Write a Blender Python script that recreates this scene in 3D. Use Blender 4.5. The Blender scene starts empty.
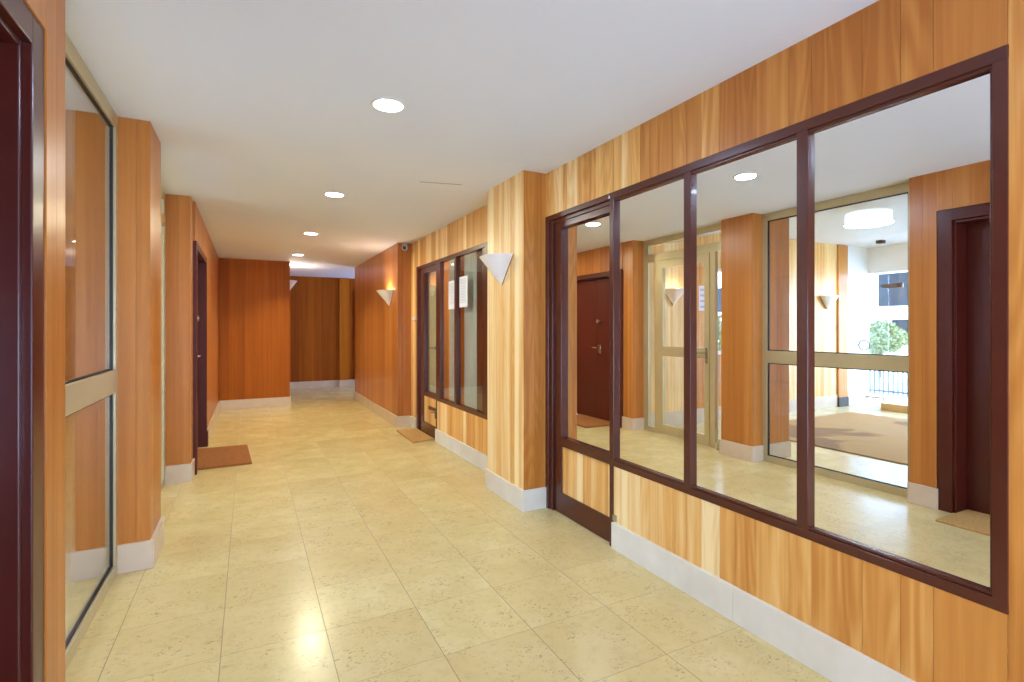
import bpy, bmesh, math, random
from mathutils import Vector, Matrix

scene = bpy.context.scene
COL = scene.collection
rng = random.Random(7)

# ------------------------------------------------------------------ helpers
def lin(r, g, b):
    f = lambda c: (c/255/12.92) if c/255 <= 0.04045 else ((c/255+0.055)/1.055)**2.4
    return (f(r), f(g), f(b), 1.0)

class MB:
    """collects boxes, quads, tubes and lathes into one mesh"""
    def __init__(s, jit=0.0): s.v = []; s.f = []; s.t = []; s.jit = jit; s.k = 0
    def face(s, pts, tone=(0.5, 0.5, 0.5)):
        n = len(s.v); s.v += [tuple(p) for p in pts]; s.f.append(tuple(range(n, n+len(pts)))); s.t.append(tone)
    def box(s, x0, x1, y0, y1, z0, z1, tone=(0.5, 0.5, 0.5)):
        if x0 > x1: x0, x1 = x1, x0
        if y0 > y1: y0, y1 = y1, y0
        if s.jit:      # keep overlapping members of one frame from sharing a plane
            e = s.k*s.jit; s.k += 1; x0 += e; x1 -= e; y0 += e; y1 -= e; z0 += e; z1 -= e
        n = len(s.v)
        s.v += [(x0,y0,z0),(x1,y0,z0),(x1,y1,z0),(x0,y1,z0),(x0,y0,z1),(x1,y0,z1),(x1,y1,z1),(x0,y1,z1)]
        for q in ((3,2,1,0),(4,5,6,7),(0,1,5,4),(1,2,6,5),(2,3,7,6),(3,0,4,7)):
            s.f.append(tuple(n+i for i in q)); s.t.append(tone)
        return s
    def prism(s, poly, axis, a0, a1, tone=(0.5,0.5,0.5)):
        """poly is a list of 2d points in the two axes other than `axis`"""
        def P(a, p):
            if axis == 0: return (a, p[0], p[1])
            if axis == 1: return (p[0], a, p[1])
            return (p[0], p[1], a)
        n = len(s.v); k = len(poly)
        s.v += [P(a0, p) for p in poly] + [P(a1, p) for p in poly]
        s.f.append(tuple(n+i for i in range(k))); s.t.append(tone)
        s.f.append(tuple(n+k+i for i in reversed(range(k)))); s.t.append(tone)
        for i in range(k):
            j = (i+1) % k
            s.f.append((n+i, n+k+i, n+k+j, n+j)); s.t.append(tone)
        return s
    def tube(s, pts, r, seg=10):
        pts = [Vector(p) for p in pts]; rings = []
        for i, p in enumerate(pts):
            d = (pts[min(i+1, len(pts)-1)] - pts[max(i-1, 0)]).normalized()
            up = Vector((0,0,1)) if abs(d.z) < 0.9 else Vector((1,0,0))
            a = d.cross(up).normalized(); b = d.cross(a).normalized()
            n = len(s.v)
            for k in range(seg):
                t = 2*math.pi*k/seg
                s.v.append(tuple(p + a*math.cos(t)*r + b*math.sin(t)*r))
            rings.append(n)
        for i in range(len(rings)-1):
            for k in range(seg):
                k2 = (k+1) % seg
                s.f.append((rings[i]+k, rings[i]+k2, rings[i+1]+k2, rings[i+1]+k)); s.t.append((.5,.5,.5))
        for n in (rings[0], rings[-1]):
            s.f.append(tuple(n+k for k in range(seg))); s.t.append((.5,.5,.5))
        return s
    def lathe(s, prof, c=(0,0,0), axis=2, seg=32):
        """prof: list of (radius, height)"""
        rows = []
        for r, h in prof:
            n = len(s.v)
            for k in range(seg):
                t = 2*math.pi*k/seg; x, y = r*math.cos(t), r*math.sin(t)
                p = {2: (x, y, h), 0: (h, x, y), 1: (x, h, y)}[axis]
                s.v.append((c[0]+p[0], c[1]+p[1], c[2]+p[2]))
            rows.append(n)
        for i in range(len(rows)-1):
            for k in range(seg):
                k2 = (k+1) % seg
                s.f.append((rows[i]+k, rows[i]+k2, rows[i+1]+k2, rows[i+1]+k)); s.t.append((.5,.5,.5))
        for n, (r, h) in ((rows[0], prof[0]), (rows[-1], prof[-1])):
            if r > 1e-5:
                s.f.append(tuple(n+k for k in range(seg))); s.t.append((.5,.5,.5))
        return s
    FIT = False     # right-wall members: measured on X=1.95, carried to the true plane
    def build(s, name, mat, parent=None, bevel=0, smooth=False, loc=(0,0,0)):
        if MB.FIT:
            k = 1.0064
            s.v = [(x, y*k, z if (z < 0.012 or z > ZC-0.02) else 1.328+(z-1.328)*k) for x, y, z in s.v]
        me = bpy.data.meshes.new(name)
        base = Vector(loc) + (Vector(parent['base']) if parent is not None and 'base' in parent else Vector((0,0,0)))
        me.from_pydata([tuple(Vector(v)-base) for v in s.v], [], s.f)
        at = me.attributes.new('tone', 'FLOAT_COLOR', 'FACE')
        for i, t in enumerate(s.t): at.data[i].color = (t[0], t[1], t[2], 1)
        bm = bmesh.new(); bm.from_mesh(me)
        bmesh.ops.recalc_face_normals(bm, faces=bm.faces)
        bm.to_mesh(me); bm.free()
        if smooth:
            for p in me.polygons: p.use_smooth = True
        me.materials.append(mat)
        o = bpy.data.objects.new(name, me); COL.objects.link(o)
        o.location = Vector(loc)
        if parent is not None: o.parent = parent
        if bevel:
            m = o.modifiers.new('bevel', 'BEVEL'); m.width = bevel; m.segments = 2; m.limit_method = 'ANGLE'
        if smooth:
            m = o.modifiers.new('edges', 'EDGE_SPLIT'); m.split_angle = math.radians(40)
        return o

JIT = 0.00013
def thing(name, loc, label=None, cat=None, group=None):
    o = bpy.data.objects.new(name, None); COL.objects.link(o)
    o.location = loc; o['base'] = tuple(loc); o.empty_display_size = 0.1
    if label: o['label'] = label; o['category'] = cat
    if group: o['group'] = group
    return o
def sthing(name, loc, label=None, cat=None):
    o = thing(name, loc, label, cat); o['kind'] = 'structure'; return o
def tag(o, label, cat, group=None):
    o['label'] = label; o['category'] = cat
    if group: o['group'] = group
    return o
def struct(o, label=None, cat=None):
    o['kind'] = 'structure'
    if label: o['label'] = label; o['category'] = cat
    return o
def B(x0, x1, y0, y1, z0, z1): return MB().box(x0, x1, y0, y1, z0, z1)

# ------------------------------------------------------------------ materials
def newmat(name):
    m = bpy.data.materials.new(name); m.use_nodes = True
    nt = m.node_tree; nt.nodes.clear()
    out = nt.nodes.new('ShaderNodeOutputMaterial')
    return m, nt, out
def N(nt, t, **kw):
    n = nt.nodes.new(t)
    for k, v in kw.items(): setattr(n, k, v)
    return n
def L(nt, a, b): nt.links.new(a, b)
def math_(nt, op, a, b=None, c=None):
    n = N(nt, 'ShaderNodeMath', operation=op)
    for i, v in enumerate((a, b, c)):
        if v is None: continue
        if isinstance(v, (int, float)): n.inputs[i].default_value = v
        else: L(nt, v, n.inputs[i])
    return n.outputs[0]
def mixc(nt, fac, a, b, blend='MIX'):
    n = N(nt, 'ShaderNodeMix', data_type='RGBA', blend_type=blend)
    for i, v in ((0, fac), (6, a), (7, b)):
        if isinstance(v, (int, float)): n.inputs[i].default_value = v
        elif isinstance(v, tuple): n.inputs[i].default_value = v
        else: L(nt, v, n.inputs[i])
    return n.outputs[2]
def ramp(nt, fac, stops):
    n = N(nt, 'ShaderNodeValToRGB')
    cr = n.color_ramp
    while len(cr.elements) < len(stops): cr.elements.new(0.5)
    for e, (p, c) in zip(cr.elements, stops): e.position = p; e.color = c
    L(nt, fac, n.inputs[0]); return n.outputs[0]
def noise(nt, vec, scale, detail=3, rough=0.5, dist=0):
    n = N(nt, 'ShaderNodeTexNoise'); L(nt, vec, n.inputs['Vector'])
    n.inputs['Scale'].default_value = scale; n.inputs['Detail'].default_value = detail
    n.inputs['Roughness'].default_value = rough; n.inputs['Distortion'].default_value = dist
    return n.outputs[0]
def mapping(nt, vec, scale):
    n = N(nt, 'ShaderNodeMapping'); L(nt, vec, n.inputs[0]); n.inputs['Scale'].default_value = scale
    return n.outputs[0]

def simple(name, col, rough=0.5, metal=0.0, spec=0.5, var=0.06, vscale=6.0, bump=0.0, bscale=80, coat=0.0):
    m, nt, out = newmat(name)
    p = N(nt, 'ShaderNodeBsdfPrincipled')
    tc = N(nt, 'ShaderNodeTexCoord')
    nz = noise(nt, tc.outputs['Object'], vscale, 4)
    c2 = tuple(min(1, c*(1+var)) for c in col[:3]) + (1,); c1 = tuple(c*(1-var) for c in col[:3]) + (1,)
    L(nt, ramp(nt, nz, [(0.3, c1), (0.7, c2)]), p.inputs['Base Color'])
    p.inputs['Roughness'].default_value = rough; p.inputs['Metallic'].default_value = metal
    p.inputs['Specular IOR Level'].default_value = spec
    p.inputs['Coat Weight'].default_value = coat
    if bump:
        b = N(nt, 'ShaderNodeBump'); b.inputs['Strength'].default_value = bump; b.inputs['Distance'].default_value = 0.01
        L(nt, noise(nt, tc.outputs['Object'], bscale, 4), b.inputs['Height']); L(nt, b.outputs[0], p.inputs['Normal'])
    L(nt, p.outputs[0], out.inputs[0])
    return m

def wood_mat(name, stops, rough=0.33, figure=0.2, spec=0.35):
    m, nt, out = newmat(name)
    p = N(nt, 'ShaderNodeBsdfPrincipled')
    tc = N(nt, 'ShaderNodeTexCoord'); at = N(nt, 'ShaderNodeAttribute', attribute_name='tone')
    sep = N(nt, 'ShaderNodeSeparateColor'); L(nt, at.outputs['Color'], sep.inputs[0])
    off = math_(nt, 'MULTIPLY', sep.outputs[1], 53.0)
    cmb = N(nt, 'ShaderNodeCombineXYZ')
    for i in range(3): L(nt, off, cmb.inputs[i])
    add = N(nt, 'ShaderNodeVectorMath', operation='ADD'); L(nt, tc.outputs['Object'], add.inputs[0]); L(nt, cmb.outputs[0], add.inputs[1])
    v = add.outputs[0]
    # cathedral figure: contour lines of a stretched noise
    n1 = noise(nt, mapping(nt, v, (6.0, 6.0, 0.75)), 1.0, 1.5, 0.4)
    rings = math_(nt, 'SINE', math_(nt, 'MULTIPLY', n1, 75.0))
    rings = math_(nt, 'MULTIPLY_ADD', rings, 0.5, 0.5)
    fig = math_(nt, 'MULTIPLY', rings, math_(nt, 'MULTIPLY', sep.outputs[2], figure))
    # fine grain + slow streaks
    n2 = noise(nt, mapping(nt, v, (170, 170, 3.0)), 1.0, 3, 0.6)
    n3 = noise(nt, mapping(nt, v, (22, 22, 0.5)), 1.0, 2, 0.5)
    t = math_(nt, 'ADD', sep.outputs[0], math_(nt, 'MULTIPLY', math_(nt, 'SUBTRACT', n3, 0.5), 0.75))
    t = math_(nt, 'ADD', t, math_(nt, 'MULTIPLY', math_(nt, 'SUBTRACT', n2, 0.5), 0.22))
    t = math_(nt, 'SUBTRACT', t, fig)
    L(nt, ramp(nt, t, stops), p.inputs['Base Color'])
    p.inputs['Roughness'].default_value = rough
    p.inputs['Specular IOR Level'].default_value = spec
    b = N(nt, 'ShaderNodeBump'); b.inputs['Strength'].default_value = 0.06; b.inputs['Distance'].default_value = 0.002
    L(nt, n2, b.inputs['Height']); L(nt, b.outputs[0], p.inputs['Normal'])
    L(nt, p.outputs[0], out.inputs[0])
    return m

WOOD = wood_mat('wood_panelling', figure=0.30, stops=[(0.0, lin(176, 112, 38)), (0.35, lin(202, 142, 60)), (0.65, lin(228, 180, 96)), (1.0, lin(250, 228, 168))])
WOODD = wood_mat('wood_panelling_amber', [(0.0, lin(154, 90, 28)), (0.5, lin(186, 122, 48)), (1.0, lin(212, 155, 80))])

WOODR = wood_mat('wood_panelling_lamplit', rough=0.5, spec=0.1, stops=[(0.0, lin(140, 74, 4)), (0.5, lin(170, 98, 7)), (1.0, lin(198, 130, 20))])  # same boards, deeper: warm lamplight of the far end put into colour

def glass_mat(name, tint=(1,1,1,1), refl=1.0):
    m, nt, out = newmat(name)
    tr = N(nt, 'ShaderNodeBsdfTransparent'); tr.inputs[0].default_value = tint
    gl = N(nt, 'ShaderNodeBsdfGlossy'); gl.inputs['Roughness'].default_value = 0.0
    lw = N(nt, 'ShaderNodeLayerWeight')
    fr = math_(nt, 'MULTIPLY_ADD', math_(nt, 'POWER', lw.outputs['Facing'], 5.0), 0.9*refl, 0.035*refl)
    mx = N(nt, 'ShaderNodeMixShader')
    L(nt, math_(nt, 'MINIMUM', fr, 1.0), mx.inputs[0]); L(nt, tr.outputs[0], mx.inputs[1]); L(nt, gl.outputs[0], mx.inputs[2])
    # faint smears so the pane is never a perfectly even sheet
    tc = N(nt, 'ShaderNodeTexCoord'); nz = noise(nt, tc.outputs['Object'], 2.0, 2)
    L(nt, ramp(nt, nz, [(0.3, tuple(c*0.99 for c in tint[:3])+(1,)), (0.7, tint)]), tr.inputs[0])
    L(nt, mx.outputs[0], out.inputs[0])
    return m
GLASS = glass_mat('clear_glass', (0.985, 0.99, 0.988, 1), 1.0)
DGLASS = glass_mat('interior_glass', (0.95, 0.97, 0.95, 1), 1.4)

def mirror_mat():
    m, nt, out = newmat('mirror_silver')
    p = N(nt, 'ShaderNodeBsdfPrincipled'); p.inputs['Metallic'].default_value = 1; p.inputs['Roughness'].default_value = 0.0
    tc = N(nt, 'ShaderNodeTexCoord'); nz = noise(nt, tc.outputs['Object'], 1.5, 2)
    L(nt, ramp(nt, nz, [(0.3, (0.90, 0.915, 0.90, 1)), (0.7, (0.915, 0.925, 0.91, 1))]), p.inputs['Base Color'])
    L(nt, p.outputs[0], out.inputs[0]); return m
MIRROR = mirror_mat()

def emit(name, col, strength):
    m, nt, out = newmat(name)
    e = N(nt, 'ShaderNodeEmission'); e.inputs[1].default_value = strength
    tc = N(nt, 'ShaderNodeTexCoord'); nz = noise(nt, tc.outputs['Object'], 8, 1)
    L(nt, ramp(nt, nz, [(0.3, tuple(c*0.97 for c in col[:3])+(1,)), (0.7, col)]), e.inputs[0])
    L(nt, e.outputs[0], out.inputs[0]); return m

BROWN = simple('maroon_paint', lin(80, 38, 24), 0.27, spec=0.45, var=0.05, coat=0.08)
BROWND = simple('dark_maroon_lacquer', lin(72, 22, 12), 0.3, spec=0.4, var=0.04, coat=0.1)
DOORRED = simple('red_brown_door', lin(86, 36, 24), 0.45, spec=0.25, var=0.08, vscale=3)
DARK = simple('dark_gasket', lin(28, 24, 22), 0.5)
BRASS = simple('champagne_anodised_aluminium', lin(196, 184, 142), 0.33, metal=0.3, var=0.03)
PALEMET = simple('pale_anodised_edge', lin(214, 212, 196), 0.3, metal=0.4, var=0.02)
CHROME = simple('brushed_steel', lin(190, 188, 180), 0.25, metal=0.9, var=0.03)
CEIL = simple('painted_ceiling', lin(232, 239, 249), 0.75, var=0.012, vscale=1.2, spec=0.3)
WHITE = simple('white_paint', lin(238, 236, 230), 0.55, var=0.015)
PLASTER = simple('sconce_plaster', lin(238, 236, 234), 0.5, var=0.015)
COIR = simple('coir_mat_brown', lin(158, 104, 56), 0.95, var=0.22, vscale=60, bump=0.6, bscale=220, spec=0.1)
COIRY = simple('coir_mat_straw', lin(188, 150, 88), 0.95, var=0.18, vscale=60, bump=0.6, bscale=220, spec=0.1)
PAPER = simple('notice_paper', lin(236, 238, 240), 0.7, var=0.01)
CAMPL = simple('camera_plastic', lin(190, 184, 172), 0.4, var=0.02)
BLACKP = simple('black_plastic', lin(26, 24, 24), 0.3, var=0.05)
CURT = simple('frosted_blind', lin(196, 202, 190), 0.6, var=0.04, vscale=2)
LEAFM = simple('leaf_green', lin(120, 126, 74), 0.6, var=0.35, vscale=9)
PAVE = simple('outdoor_paving', lin(205, 202, 195), 0.8, var=0.05)
FACADE = simple('white_render', lin(240, 238, 232), 0.8, var=0.02)
DKWIN = simple('blue_grey_glazing', lin(32, 38, 42), 0.5, spec=0.15, var=0.25, vscale=1.3)
PLYWOOD = simple('pale_timber_box', lin(205, 170, 112), 0.6, var=0.08, vscale=4)

def stone_base(name, k):
    m, nt, out = newmat(name)
    p = N(nt, 'ShaderNodeBsdfPrincipled'); tc = N(nt, 'ShaderNodeTexCoord')
    n1 = noise(nt, tc.outputs['Object'], 5, 5, 0.6); n2 = noise(nt, tc.outputs['Object'], 40, 3)
    c = ramp(nt, n1, [(0.3, lin(222*k, 219*k*k, 202*k**3)), (0.55, lin(232*k, 230*k*k, 216*k**3)), (0.75, lin(240*k, 238*k*k, 226*k**3))])
    c = mixc(nt, math_(nt, 'MULTIPLY', n2, 0.16), c, lin(150, 132, 104))
    L(nt, c, p.inputs['Base Color']); p.inputs['Roughness'].default_value = 0.32
    L(nt, p.outputs[0], out.inputs[0]); return m
STONE = stone_base('pale_marble_skirting', 1.0); STONEW = stone_base('warm_dark_skirting', 0.93)  # the second is the same mix, darker and warmer

def floor_mat():
    m, nt, out = newmat('polished_limestone_tiles')
    p = N(nt, 'ShaderNodeBsdfPrincipled'); tc = N(nt, 'ShaderNodeTexCoord')
    sp = N(nt, 'ShaderNodeSeparateXYZ'); L(nt, tc.outputs['Object'], sp.inputs[0])
    T = 0.4045
    u = math_(nt, 'DIVIDE', math_(nt, 'ADD', sp.outputs[0], 10*T - 0.304), T)
    v = math_(nt, 'DIVIDE', math_(nt, 'ADD', sp.outputs[1], 10*0.406 - 1.983), 0.406)
    fu, fv = math_(nt, 'FRACT', u), math_(nt, 'FRACT', v)
    du = math_(nt, 'MINIMUM', fu, math_(nt, 'SUBTRACT', 1.0, fu)); dv = math_(nt, 'MINIMUM', fv, math_(nt, 'SUBTRACT', 1.0, fv))
    gu = math_(nt, 'SUBTRACT', 1.0, math_(nt, 'MINIMUM', math_(nt, 'DIVIDE', du, 0.0062), 1.0))
    gv = math_(nt, 'MULTIPLY', math_(nt, 'SUBTRACT', 1.0, math_(nt, 'MINIMUM', math_(nt, 'DIVIDE', dv, 0.0055), 1.0)), 0.75)
    gu = math_(nt, 'MULTIPLY', gu, math_(nt, 'LESS_THAN', sp.outputs[0], 1.85))
    grout = math_(nt, 'MAXIMUM', gu, gv)
    cm = N(nt, 'ShaderNodeCombineXYZ'); L(nt, math_(nt, 'FLOOR', u), cm.inputs[0]); L(nt, math_(nt, 'FLOOR', v), cm.inputs[1])
    wn = N(nt, 'ShaderNodeTexWhiteNoise', noise_dimensions='3D'); L(nt, cm.outputs[0], wn.inputs[0])
    # per-tile offset of the veining
    sc = N(nt, 'ShaderNodeVectorMath', operation='SCALE'); L(nt, wn.outputs['Color'], sc.inputs[0]); sc.inputs['Scale'].default_value = 9
    ad = N(nt, 'ShaderNodeVectorMath', operation='ADD'); L(nt, tc.outputs['Object'], ad.inputs[0]); L(nt, sc.outputs[0], ad.inputs[1])
    vv = ad.outputs[0]
    n1 = noise(nt, vv, 4, 4, 0.55); n2 = noise(nt, mapping(nt, vv, (1.0, 1.5, 1.0)), 60, 4, 0.6, 0.4); n3 = noise(nt, vv, 9, 3, 0.5); n4 = noise(nt, vv, 24, 4, 0.6)
    c = ramp(nt, n1, [(0.3, lin(206, 188, 124)), (0.5, lin(212, 195, 132)), (0.7, lin(219, 204, 146))])
    c = mixc(nt, math_(nt, 'MULTIPLY', wn.outputs[0], 0.5), c, lin(200, 177, 118))
    c = mixc(nt, ramp(nt, n4, [(0.5, (0,0,0,1)), (0.75, (.35,.35,.35,1))]), c, lin(176, 152, 104))
    spk = ramp(nt, n2, [(0.57, (0,0,0,1)), (0.64, (1,1,1,1))]); msk = ramp(nt, n3, [(0.44, (0,0,0,1)), (0.60, (1,1,1,1))])
    k = math_(nt, 'MULTIPLY', math_(nt, 'MULTIPLY', spk, msk), 0.6)
    c = mixc(nt, k, c, lin(140, 114, 78))
    c = mixc(nt, math_(nt, 'MULTIPLY', grout, 0.95), c, lin(92, 74, 46))
    L(nt, c, p.inputs['Base Color'])
    L(nt, math_(nt, 'ADD', math_(nt, 'MULTIPLY', n1, 0.16), math_(nt, 'ADD', math_(nt, 'MULTIPLY', grout, 0.3), 0.14)), p.inputs['Roughness'])
    p.inputs['Specular IOR Level'].default_value = 0.26
    L(nt, p.outputs[0], out.inputs[0]); return m
FLOOR = floor_mat()

def rug_mat():
    m, nt, out = newmat('brown_coir_carpet')
    p = N(nt, 'ShaderNodeBsdfPrincipled'); tc = N(nt, 'ShaderNodeTexCoord')
    n1 = noise(nt, tc.outputs['Object'], 0.75, 4, 0.55, 0.8); n2 = noise(nt, tc.outputs['Object'], 90, 2)
    c = ramp(nt, n1, [(0.50, lin(178, 140, 78)), (0.54, lin(136, 100, 54))])
    c = mixc(nt, math_(nt, 'MULTIPLY', n2, 0.2), c, lin(110, 76, 46))
    L(nt, c, p.inputs['Base Color']); p.inputs['Roughness'].default_value = 0.95
    L(nt, p.outputs[0], out.inputs[0]); return m
RUG = rug_mat()

# ------------------------------------------------------------------ constants (metres, X across, Y along the corridor)
ZC = 2.478          # corridor ceiling
XR = 1.966          # right panelling face
XM = 1.987          # mirror plane
BH = 0.155          # skirting height
Y_BACK = 12.2

def seams(a0, a1, widths=(0.09, 0.14)):
    s = [a0]
    while s[-1] < a1 - widths[0]*0.6: s.append(s[-1] + rng.uniform(*widths))
    s[-1] = a1
    return s
GAP = 0.0005; GAPR = 0.0011
def planks(mb, axis, face, side, s, z0, z1, tones, th=0.014):
    """boards on the plane axis=face, looking towards side*axis, along the other horizontal axis"""
    for i in range(len(s)-1):
        a, b = sorted((s[i], s[i+1])); a += GAP; b -= GAP
        t = tones[i % len(tones)]
        f0, f1 = face, face - side*th
        if axis == 0: mb.box(f0, f1, a, b, z0, z1, t)
        else: mb.box(a, b, f0, f1, z0, z1, t)
def tones(n, lo, hi, fig=0.5):
    return [(rng.uniform(lo, hi), rng.random(), (rng.random()*fig)) for _ in range(n)]

# ================================================================== THE SETTING
struct(B(-5.9, 3.62, -2.2, 12.4, -0.12, 0).build('floor', FLOOR))
ceiling = MB()
ceiling.box(-0.66, 3.62, -2.2, 12.4, ZC, ZC+0.42)
struct(ceiling.build('ceiling', CEIL))
lob = MB()
lob.box(-5.9, -1.05, 2.0, 5.45, 2.75, 2.9); lob.box(-1.05, -0.66, 2.0, 5.45, ZC-0.003, 2.9)
struct(lob.build('ceiling_lobby', simple('lobby_ceiling_paint', lin(206, 203, 194), .7, var=.015)))
struct(B(1.17, 1.53, 3.843, 3.848, ZC-0.0015, ZC).build('trim_1', DARK)) if False else None
t_ = MB(); t_.prism([(1.195, 3.912), (1.52, 3.838), (1.52, 3.842), (1.195, 3.916)], 2, ZC-0.0015, ZC+0.001)
struct(t_.build('trim_1', DARK))

# ---- right wall, near section (round the mirrored partition)
sR = [-2.2, -2.0, -1.86, -1.7, -1.58, -1.41, -1.3, -1.12, -1.0, -0.83, -0.7, -0.52, -0.4, -0.22, -0.1, 0.08, 0.2, 0.36, 0.5, 0.668,
      0.85, 0.943, 1.065, 1.25, 1.345, 1.497, 1.605, 1.69, 1.80, 1.895, 1.99, 2.09, 2.16, 2.235, 2.34, 2.40, 2.47,
      2.56, 2.65, 2.70, 2.80, 2.86, 2.98, 3.03, 3.16, 3.285]
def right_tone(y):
    base = 0.30 + 0.34*max(0, min(1, (y-0.9)/2.0))  # paler toward the pillar: lobby daylight put into the board tone
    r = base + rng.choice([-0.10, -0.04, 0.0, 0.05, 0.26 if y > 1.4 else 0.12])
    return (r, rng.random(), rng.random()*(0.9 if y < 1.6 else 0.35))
tR = [right_tone(y) for y in sR[:-1]]
tRU = [(max(0, t[0]-(0.12 if y < 2.2 else 0)), t[1], min(1, t[2]+.25)) for t, y in zip(tR, sR)]   # boards above the frame, darkened: weaker light put into the tone
tRL = [(min(1, t[0]+(0.24 if y > .9 else 0)), t[1]+.3, t[2]) for t, y in zip(tR, sR)]  # boards below the frame, paler: stronger light put into the tone
def right_near(z0, z1, y0, y1, mb, tt=None):
    for i in range(len(sR)-1):
        a, b = max(sR[i], y0), min(sR[i+1], y1)
        if b - a > 0.004: mb.box(XR, XR+0.004, a+GAPR, b-GAPR, z0, z1, (tt or tR)[i])
MB.FIT = True
w = MB()
w.box(XR+0.0035, XR+0.05, -2.2, 0.70, 0, ZC, (0.95, .1, 0))  # pale backing in the gaps: light on board edges put into tone
w.box(XR+0.0035, XR+0.05, 0.70, 3.30, 2.12, ZC, (0.95, .1, 0)); w.box(XR+0.0035, XR+0.05, 0.70, 2.47, 0, 0.52, (0.95, .1, 0))
right_near(0.10, ZC, -2.2, 0.668, w); right_near(2.13, ZC, 0.668, 3.285, w, tRU); right_near(0.10, 0.53, 0.668, 2.472, w, tRL)
struct(w.build('wall_right', WOOD))
b = MB()
for a0, a1 in ((-2.2, -1.02), (-1.02, -0.14), (-0.14, 0.735), (0.735, 1.608), (1.608, 2.476)): b.box(1.951, XR+0.01, a0+0.0008, a1-0.0008, 0, 0.166)
struct(b.build('baseboard_right', STONE, bevel=0.0015))

# ---- mirrored partition in the right wall
XF = 1.9625
part = thing('mirror_partition', (XR, 1.6, 0), 'maroon timber frame holding three tall mirrors above pale boards on the right wall, nearest the camera', 'mirror')
def rail(mb, y0, y1, z0, z1):         # horizontal member with stepped moulding
    mb.box(XF, XM+0.02, y0, y1, z0, z1)
fr = MB(JIT)
fr.box(XF, XM+0.02, 0.666, 2.511, 2.108, 2.150)            # head
fr.box(XF+0.008, XM+0.02, 0.68, 2.50, 2.096, 2.109)         # bead under the head
fr.box(XF, XM+0.02, 0.666, 2.515, 0.500, 0.536)            # bottom rail
fr.box(XF+0.008, XM+0.02, 0.68, 2.49, 0.535, 0.548)        # bead above it
fr.box(XF, XM+0.02, 0.666, 0.705, 0.500, 2.150)            # near jamb
fr.box(XF+0.008, XM+0.02, 0.704, 0.712, 0.54, 2.10)
for a0, a1 in ((1.264, 1.312), (1.866, 1.912)): fr.box(XF, XM+0.02, a0, a1, 0.53, 2.115)
fr.box(XF, XM+0.02, 2.468, 2.511, 0.0, 2.115)              # post beside the door
fr.build('frame', BROWN, part, bevel=0.003)
def mirror(y0, y1, z0, z1, x=XM, th=0.0, name='mirror_pane', parent=part):
    k = -math.tan(th)
    m = MB(); X = lambda y: x + k*(y-2.0)
    m.v = [(X(y0), y0, z0), (X(y1), y1, z0), (X(y1), y1, z1), (X(y0), y0, z1), (X(y0)+.006, y0, z0), (X(y1)+.006, y1, z0), (X(y1)+.006, y1, z1), (X(y0)+.006, y0, z1)]
    for q in ((3,2,1,0),(4,5,6,7),(0,1,5,4),(1,2,6,5),(2,3,7,6),(3,0,4,7)): m.f.append(q); m.t.append((.5,.5,.5))
    return m.build(name, MIRROR, parent)
mirror(0.70, 1.29, 0.53, 2.12); mirror(1.29, 1.89, 0.53, 2.12); mirror(1.89, 2.49, 0.53, 2.12, th=-0.004)
# mirrored door beside the pilaster
d1 = sthing('door_1', (XR, 2.85, 0), 'maroon door with mirrored upper pane and pale boarded lower panel beside the right pillar', 'door')
f = MB(JIT)
f.box(XF, 2.06, 3.225, 3.284, 0, 2.150); f.box(XF+0.014, 2.06, 3.185, 3.228, 0, 2.125); f.box(XF+0.03, 2.06, 3.145, 3.19, 0, 2.10)
f.box(XF, 2.06, 2.511, 3.284, 2.112, 2.150); f.box(XF+0.018, 2.06, 2.511, 3.22, 2.085, 2.114)
f.build('door_frame', BROWN, d1, bevel=0.003)
XL = 1.982
lf = MB(JIT)
lf.box(XL, 2.03, 2.513, 3.142, 0.008, 0.165); lf.box(XL, 2.03, 2.513, 3.142, 0.494, 0.556); lf.box(XL, 2.03, 2.513, 3.142, 2.040, 2.085)
lf.box(XL, 2.03, 3.078, 3.142, 0.01, 2.08); lf.box(XL+0.004, 2.03, 2.511, 2.520, 0.01, 2.08)
lf.build('leaf_frame', BROWN, d1, bevel=0.002)
mirror(2.52, 3.10, 0.55, 2.045, x=2.012, name='mirror_pane', parent=d1)
lp = MB(); planks(lp, 0, XL+0.012, -1, [2.518, 2.56, 2.67, 2.74, 2.83, 2.90, 3.0, 3.08], 0.16, 0.50, [(0.95,.1,.1),(0.62,.3,.2),(0.7,.7,.2),(0.55,.5,.3),(0.98,.2,.1),(0.7,.9,.2),(0.6,.4,.2)])
lp.build('lower_panel', WOOD, d1)
B(XF-0.004, XR+0.001, 2.44, 2.474, 0.175, 0.212).build('hinge', CHROME, d1, bevel=0.001)

MB.FIT = False
# ---- right pilaster
def pilaster(name, x0, x1, y0, y1, sx, sy0, tone, mat=WOOD, ztop=ZC):
    pass
PXf = 1.778
w = MB()
w.box(PXf+0.013, 2.05, 3.299, 3.90, 0, ZC, (0.8,.2,0))
planks(w, 0, PXf, -1, [3.287, 3.36, 3.43, 3.50, 3.60, 3.70, 3.80, 3.918], 0.10, ZC, [(0.80,.15,.2),(1.0,.35,.05),(0.70,.22,.3),(0.92,.66,.2),(0.82,.42,.3),(0.75,.93,.2),(1.0,.71,.1)])  # front boards paler than the side: lobby daylight put into the tones
planks(w, 1, 3.285, -1, [PXf+0.001, 1.87, 1.93, XR+0.01], 0.10, ZC, [(0.18,.15,.5),(0.10,.85,.4),(0.25,.35,.3)])
struct(w.build('wall_right_pillar', WOOD))
b = MB(); b.box(1.765, PXf+0.005, 3.275, 3.93, 0, 0.153); b.box(1.767, XR, 3.272, 3.287, 0, 0.152)
struct(b.build('baseboard_right_pillar', STONE, bevel=0.0015))

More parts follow.
